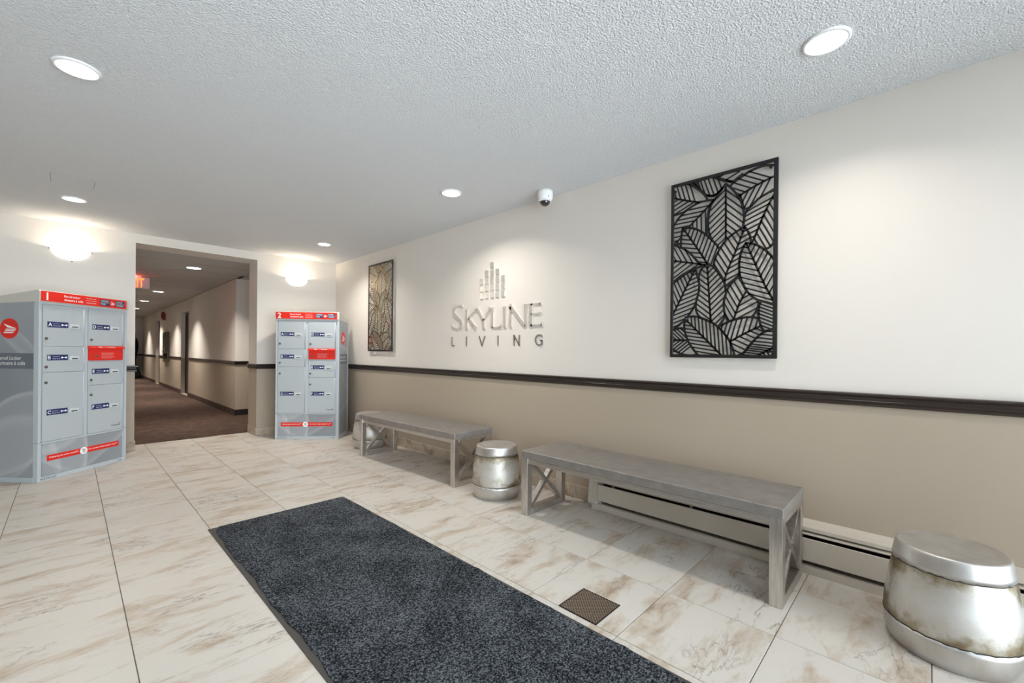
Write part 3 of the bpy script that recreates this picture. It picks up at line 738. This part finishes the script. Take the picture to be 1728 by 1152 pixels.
letter('e', lambda m: (flare(m, (1.107, Bt), (1.107, T), .046, .033, .046, horiz=True), flare(m, (1.107, 1.559), (1.218, 1.559), .018, .014, .016), flare(m, (1.212, 1.566), (1.224, 1.54), .02, .010, .004), flare(m, (1.11, 1.474), (1.205, 1.474), .013, .012, .014), flare(m, (1.203, 1.478), (1.222, 1.486), .02, .012, .006), flare(m, (1.107, 1.377), (1.235, 1.377), .018, .014, .018), flare(m, (1.230, 1.37), (1.242, 1.402), .02, .010, .004)))
T2, B2, q = 1.298, 1.203, .0115
letter('l', lambda m: (flare(m, (.010, B2), (.010, T2), q, q, q, 1, .009), flare(m, (.0158, B2+.005), (.052, B2+.005), .01, .01, .01, 1, .009)), M_pew)
letter('i', lambda m: flare(m, (.245, B2), (.245, T2), q, q, q, 1, .009), M_pew)
letter('v', lambda m: (flare(m, (.437, T2), (.478, B2), q, q, q, 1, .009), flare(m, (.519, T2), (.478, B2), q, q, q, 1, .009)), M_pew)
letter('i', lambda m: flare(m, (.702, B2), (.702, T2), q, q, q, 1, .009), M_pew)
letter('n', lambda m: (flare(m, (.909, B2), (.909, T2), q, q, q, 1, .009), flare(m, (.906, T2), (.976, B2), q, q, q, 1, .009), flare(m, (.973, B2), (.973, T2), q, q, q, 1, .009)), M_pew)
def G_(m):
    cx, cz = 1.207, 1.2505
    P = [(cx+.043*math.cos(a), cz+.043*math.sin(a)) for a in np.linspace(.75, 2*PI-.85, 18)]
    for a, b_ in zip(P, P[1:]): flare(m, a, b_, q, q, q, 1, .009)
    flare(m, (1.236, 1.217), (1.236, 1.252), q, q, q, 1, .009); flare(m, (1.212, 1.247), (1.2415, 1.247), .01, .01, .01, 1, .009)
letter('g', G_, M_pew)
M_sq = metal('polished_tile', srgb(248, 246, 242), .14, (1, 1, 1), .02, 4, .82)
for cidx, nrow in enumerate((3, 4, 5, 4, 3)):
    for r in range(nrow):
        u0 = .444+.0735*cidx; z0 = 1.654+.0702*r
        MB().box(-.012, -.0005, -u0-.047, -u0, z0+.003, z0+.060).build('emblem_square', M_sq, sg, .0012, seg=1)

# ------------------------------------------------------------------ pierced leaf panels
M_art = mat('panel_black', srgb(24, 23, 23), .40); M_art2 = mat('panel_glint', srgb(150, 131, 102), .24, .95)  # second material paints the reflected light on the far black panel
LEAVES = [
([(98, 259), (159, 261), (219, 240), (277, 208), (325, 160), (368, 97), (392, 23), (396, 2)], [(94, 237), (92, 184), (113, 113), (148, 55), (183, 16), (221, -5)], [(96, 248), (195, 146), (310, 26), (330, 5)], (-0.08, 1.0), (-0.99, 0.16), 34),
([(157, 556), (105, 541), (38, 499), (-3, 458), (-11, 306)], [(161, 554), (179, 493), (184, 440), (175, 390), (155, 326), (116, 267), (76, 225), (4, 169)], [(151, 548), (88, 423), (44, 334), (12, 273)], (-0.4, 0.92), (0.95, 0.32), 38),
([(191, 585), (165, 616), (130, 661), (81, 704), (17, 737), (-6, 745)], [(216, 581), (161, 565), (83, 539), (15, 493), (-3, 477)], [(208, 583), (117, 608), (0, 638)], (-0.47, 0.88), (-0.84, -0.54), 42),
([(450, 677), (428, 636), (416, 573), (418, 499), (434, 444), (456, 397), (482, 364), (518, 337), (594, 308)], [(450, 677), (501, 660), (551, 620), (592, 567), (623, 494), (624, 416), (604, 323)], [(452, 675), (506, 536), (549, 424), (587, 344), (598, 316)], (-0.94, 0.35), (0.45, 0.89), 43),
([(609, 174), (547, 150), (505, 112), (466, 64), (430, 11), (418, -5)], [(650, 172), (640, 64), (610, 37), (559, -3), (506, -20)], [(634, 165), (618, 84), (589, 58), (541, 32), (492, -4)], (-0.99, 0.13), (0.48, -0.88), 28),
([(531, 186), (519, 230), (468, 241), (398, 232), (356, 217), (301, 190), (277, 161)], [(533, 182), (547, 150), (505, 108), (452, 40), (396, 11), (357, 35)], [(530, 186), (454, 149), (372, 101), (349, 85)], (0.26, 0.96), (0.89, -0.46), 42),
([(440, 500), (415, 487), (365, 439), (346, 403), (331, 335), (336, 272), (356, 221), (367, 209)], [(467, 433), (503, 370), (520, 325), (511, 278), (479, 236), (432, 214)], [(470, 420), (420, 329), (386, 228)], (-0.47, 0.88), (0.89, 0.46), 43),
([(230, 590), (270, 559), (306, 508), (334, 455), (342, 404), (349, 346), (336, 252), (305, 198), (277, 178)], [(230, 588), (199, 560), (181, 514), (179, 441), (171, 382), (163, 317), (181, 264), (215, 232), (252, 179)], [(231, 586), (238, 478), (252, 277), (258, 213)], (0.72, 0.69), (-0.77, 0.64), 40),
([(442, 775), (390, 749), (344, 716), (309, 672), (281, 617), (270, 568), (282, 524), (334, 442)], [(442, 775), (464, 739), (476, 693), (474, 621), (448, 536), (414, 493), (377, 463), (342, 435)], [(444, 773), (398, 645), (342, 504), (336, 438)], (-0.5, 0.87), (0.91, 0.41), 42),
([(76, 839), (146, 823), (206, 783), (256, 731), (301, 669), (297, 614), (270, 563), (233, 555)], [(76, 839), (67, 773), (68, 711), (104, 643), (161, 595), (216, 566)], [(78, 836), (147, 728), (203, 637), (233, 581)], (0.34, 0.94), (-0.97, 0.23), 40),
([(336, 1055), (294, 1003), (250, 941), (236, 872), (237, 799), (248, 754), (281, 693), (333, 647)], [(336, 1055), (372, 1016), (418, 939), (438, 862), (438, 801), (424, 751), (386, 696), (344, 645)], [(336, 1053), (338, 863), (340, 646)], (-0.77, -0.64), (0.71, -0.71), 44),
([(605, 1088), (568, 1101), (533, 1105), (472, 1095), (417, 1070), (364, 1039), (372, 1004), (418, 966)], [(610, 967), (569, 946), (517, 924), (474, 886), (441, 879), (430, 916), (416, 964)], [(606, 1034), (509, 1005), (414, 966)], (-0.86, 0.51), (-0.46, -0.89), 42),
([(610, 951), (569, 946), (517, 924), (470, 887), (441, 841), (434, 802), (450, 746), (479, 668)], [(603, 938), (637, 837), (638, 702), (598, 656), (551, 624), (483, 663)], [(600, 938), (563, 869), (532, 797), (497, 705), (479, 668)], (-0.94, -0.35), (0.44, -0.9), 40),
([(266, 976), (187, 980), (114, 955), (57, 914), (21, 868), (-6, 800), (-6, 713)], [(266, 976), (238, 918), (230, 843), (227, 758), (206, 774), (125, 754), (13, 729)], [(262, 968), (205, 913), (124, 843), (58, 770), (8, 734)], (-1.0, 0.0), (0.03, -1.0), 40),
([(183, 983), (229, 980), (212, 1019), (178, 1058), (113, 1112), (55, 1130), (0, 1117)], [(175, 980), (162, 977), (101, 945), (11, 931), (-8, 937)], [(179, 980), (92, 1013), (-9, 1056)], (-0.27, 0.96), (-0.93, -0.38), 40),
([(409, 1117), (348, 1122), (277, 1113)], [(430, 1089), (402, 1074), (372, 1058), (309, 1087)], [(372, 1060), (333, 1081), (269, 1117)], (0.93, 0.37), (-0.94, -0.35), 60),
([(333, 1072), (285, 1102), (244, 1124), (186, 1130), (139, 1116)], [(333, 1052), (278, 1001), (225, 1014), (182, 1061), (139, 1112)], [(329, 1044), (278, 1003), (229, 1011), (204, 1021), (161, 1075)], (-0.3, 0.95), (0.41, -0.91), 36),
([(546, 351), (525, 317), (520, 282), (522, 226), (540, 166), (551, 146)], [(641, 343), (642, 152)], [(621, 345), (622, 229), (609, 137)], (-0.91, 0.42), (1.0, -0.07), 28),
([(205, 108), (126, 143), (81, 189), (13, 177), (-10, 174)], [(205, 104), (190, 60), (162, 16), (78, 20), (19, 51), (-4, 60)], [(200, 106), (64, 111), (-10, 114)], (-0.72, 0.69), (-0.78, -0.62), 28),
]
AW, AH = 615, 1133
def inside(poly, P):
    x, y = P[:, 0], P[:, 1]; c = np.zeros(len(P), bool); n = len(poly)
    for i in range(n):
        (x0, y0), (x1, y1) = poly[i], poly[(i+1) % n]
        if y0 == y1: continue
        c ^= ((y0 > y) != (y1 > y)) & (x < (x1-x0)*(y-y0)/(y1-y0)+x0)
    return c
def smooth(pts):
    if len(pts) < 3: return [tuple(map(float, p)) for p in pts]
    out = []; n = len(pts)
    for i in range(n-1):
        p0, p1, p2, p3 = pts[max(0, i-1)], pts[i], pts[i+1], pts[min(n-1, i+2)]
        for s in (0, .25, .5, .75): out.append(tuple(.5*((2*p1[k])+(-p0[k]+p2[k])*s+(2*p0[k]-5*p1[k]+4*p2[k]-p3[k])*s*s+(-p0[k]+3*p1[k]-3*p2[k]+p3[k])*s**3) for k in (0, 1)))
    return out+[tuple(map(float, pts[-1]))]
def runs(path, above, own=None):
    """pieces of a polyline that lie in the frame, outside the leaves above (and inside own)"""
    Q = []
    for a, b_ in zip(path, path[1:]):
        n = max(2, int(math.hypot(b_[0]-a[0], b_[1]-a[1])/3))
        for i in range(n): Q.append((a[0]+(b_[0]-a[0])*i/n, a[1]+(b_[1]-a[1])*i/n))
    Q.append(path[-1]); Q = np.array(Q)
    ok = (Q[:, 0] > 6) & (Q[:, 0] < AW-6) & (Q[:, 1] > 6) & (Q[:, 1] < AH-6)
    for p in above: ok &= ~inside(p, Q)
    if own is not None: ok &= inside(own, Q)
    res = []; cur = []
    for p, o in zip(Q, ok):
        if o: cur.append(p)
        else:
            if len(cur) > 2: res.append(cur)
            cur = []
    if len(cur) > 2: res.append(cur)
    return res
def thin(r, straight):
    if straight: return [r[0], r[-1]]
    return [r[i] for i in range(0, len(r)-1, 5)]+[r[-1]]
def leaf_bars():
    sil = []; res = []
    for A, B, mid, da, db, sp in LEAVES:
        a, b_, md = smooth(A), smooth(B), smooth(mid)
        poly = a+b_[::-1]
        bars = []
        for pth, w in ((a, 14), (b_, 14), (md, 12)):
            for r in runs(pth, sil): bars.append((thin(r, False), w))
        dd = np.diff(np.array(md), axis=0); ln = np.concatenate([[0], np.cumsum(np.hypot(dd[:, 0], dd[:, 1]))])
        for dv in (da, db):
            dv = Vector(dv).normalized(); ax = Vector(md[-1])-Vector(md[0]); ax.normalize()
            step = sp*.65/max(.45, abs(ax.x*dv.y-ax.y*dv.x))
            s = step*.8
            while s < ln[-1]+200:
                k = min(max(0, int(np.searchsorted(ln, s))-1), len(md)-2); f = (s-ln[k])/(ln[k+1]-ln[k])
                p = Vector(md[k])+(Vector(md[k+1])-Vector(md[k]))*f
                for r in runs([tuple(p), tuple(p+dv*330)], sil, poly)[:1]: bars.append((thin(r, True), 9.2))
                s += step
        sil.append(poly); res.append(bars)
    return res
BARS = leaf_bars()
def strip(m, pts, w, t0, t1):
    P = [Vector((p[0], p[1])) for p in pts]; n = len(P); L, R = [], []
    P[0] = P[0]+(P[0]-P[1]).normalized()*4; P[-1] = P[-1]+(P[-1]-P[-2]).normalized()*4
    for i in range(n):
        d = (P[min(n-1, i+1)]-P[max(0, i-1)]).normalized(); nn = Vector((-d.y, d.x))*w/2
        L.append(P[i]+nn); R.append(P[i]-nn)
    k = n
    f = lambda q, tt: (-tt, -min(max(q.x, 3), AW-3)/1000, min(max(q.y, 3), AH-3)/1000)
    vs = [f(q, t1) for q in L+R]+[f(q, t0) for q in L+R]; fs = []
    for i in range(k-1): fs += [(i, k+i, k+i+1, i+1), (2*k+i, 2*k+i+1, 3*k+i+1, 3*k+i), (i, i+1, 2*k+i+1, 2*k+i), (k+i, 3*k+i, 3*k+i+1, k+i+1)]
    fs += [(0, 2*k, 3*k, k), (k-1, 2*k-1, 4*k-1, 3*k-1)]
    m.add(vs, fs)
art_parts = []
def leaf_panel(label, y, z):
    t = thing('leaf_panel', label, 'wall art', (XR, y, z), 0, 'pierced leaf wall panels')
    if not art_parts:
        a = AW/1000; h_ = AH/1000; e0, e1 = .024, .033; fw_ = .019
        f = MB()
        for q in ((0, a, 0, fw_), (0, a, h_-fw_, h_), (0, fw_, fw_, h_-fw_), (a-fw_-.004, a, fw_, h_-fw_)): f.box(-e1, -e0, -q[1], -q[0], q[2], q[3])
        f.build('panel_frame', M_art, t, .0012, seg=1); art_parts.append(t.children[0])
        for i, bars in enumerate(BARS):
            m = MB()
            for pts, w in bars: strip(m, pts, w, .0262+.0002*(i % 5), .0284+.0002*(i % 5))
            if m.v: art_parts.append(m.build('leaf', M_art, t))
        for u, v in ((.03, .04), (.03, h_-.04), (a-.03, .04), (a-.03, h_-.04)):
            p = MB().lathe([(.007, 0), (.007, .0245)], 12, xf=Matrix.Translation((0, -u+.012, v)) @ Matrix.Rotation(-PI/2, 4, 'Y'))
            art_parts.append(p.build('spacer', M_art, t))
    else:
        for p in art_parts:
            c = p.copy(); c.parent = t; COL.objects.link(c)
            if p.name.startswith('leaf'): c.material_slots[0].link = 'OBJECT'; c.material_slots[0].material = M_art2      # black metal's golden glint painted in as a bronze colour
    return t
leaf_panel('large black pierced metal leaf panel on the right wall, nearer the camera', 1.218, 1.121)
leaf_panel('farther pierced metal leaf panel near the back corner, glinting golden', 5.335, 1.140)

# ------------------------------------------------------------------ corridor fittings
ex = thing('exit_sign', 'grey exit sign with glowing red letters hanging from the corridor ceiling', 'sign', (.79, 9.6, ZH))
MB().box(-.165, .165, 0, .045, -.208, -.012).build('sign_housing', mat('sign_grey', srgb(186, 188, 190), .4), ex, .004)
MB().box(-.06, .06, .005, .04, -.012, -.0).build('canopy', M_white, ex, .002)
M_exit = mat('exit_glow', srgb(255, 70, 20), .5, emit=(1, .10, .012, 1), estr=3.2)
xl = MB()
add_text(xl, 'EXIT', -.145, -.186, .235, .155, lambda u, z: (u, -.0016, z), 0, .015)
xl.build('exit_letters', M_exit, ex)
L = bpy.data.lights.new('exit_lamp', 'POINT'); L.energy = 1.0; L.color = (1, .12, .1); L.shadow_soft_size = .02
lo = bpy.data.objects.new('exit_lamp', L); COL.objects.link(lo); lo.parent = ex; lo.location = (-.05, -.05, -.02)
al = thing('fire_alarm', 'round dark red fire alarm bell high on the corridor wall', 'alarm', (CX, 16.5, 2.14))
M_alarm = mat('alarm_red', srgb(140, 34, 30), .35)
MB().lathe([(.10, .03), (.125, .034), (.128, .045), (.118, .075), (.08, .098), (.03, .108), (0, .109)], 28, xf=Matrix.Rotation(-PI/2, 4, 'Y')).build('bell_gong', M_alarm, al)
MB().box(-.032, -.0005, -.07, .07, -.13, .07).build('bell_base', M_alarm, al, .004)
MB().lathe([(.014, .107), (.014, .114), (0, .116)], 14, xf=Matrix.Rotation(-PI/2, 4, 'Y')).build('bell_bolt', M_nickel, al)
cb = thing('extinguisher_cabinet', 'brown framed wall cabinet with tall glass on the corridor wall', 'cabinet', (CX, 16.12, .765))
M_cab = mat('cabinet_bronze', srgb(88, 72, 60), .4, .5)
f = MB()
for a in ((-.45, .45, 0, .10), (-.45, .45, .775, .875), (-.45, -.37, .10, .775), (.37, .45, .10, .775)): f.box(-.05, -.0005, a[0], a[1], a[2], a[3])
f.build('cabinet_frame', M_cab, cb, .004)
MB().box(-.030, -.0005, -.37, .37, .1, .775).build('cabinet_back', M_white, cb)
MB().box(-.040, -.037, -.37, .37, .1, .775).build('glass_pane', M_glass, cb)
MB().box(-.036, -.030, -.37, .37, .26, .275).build('cabinet_shelf', M_cab, cb)
MB().box(-.062, -.05, .385, .405, .36, .46).build('pull_handle', M_nickel, cb, .003)
vz = thing('floor_vase', 'tall black hourglass floor vase at the far corridor end, behind the left jamb', 'vase', (1.60, 21.75, .004))
VP = [(.30, 0), (.345, .03), (.345, .10), (.335, .18), (.30, .30), (.25, .42), (.195, .52), (.172, .62), (.178, .72), (.20, .86), (.225, 1.0), (.24, 1.12), (.25, 1.25), (.242, 1.38), (.21, 1.50), (.15, 1.60), (.08, 1.645), (.06, 1.66)]
MB().lathe(VP, 40).build('vase_body', mat('vase_black', srgb(10, 10, 11), .5), vz)
MB().lathe([(.35, .0), (.352, .012), (.3, .014)], 40).build('vase_foot', mat('vase_foot', srgb(120, 112, 102), .5), vz)
MB().lathe([(.06, 1.66), (.064, 1.668), (.056, 1.674), (.03, 1.676), (0, 1.676)], 24).build('vase_lid', mat('vase_lid', srgb(14, 14, 15), .4), vz)
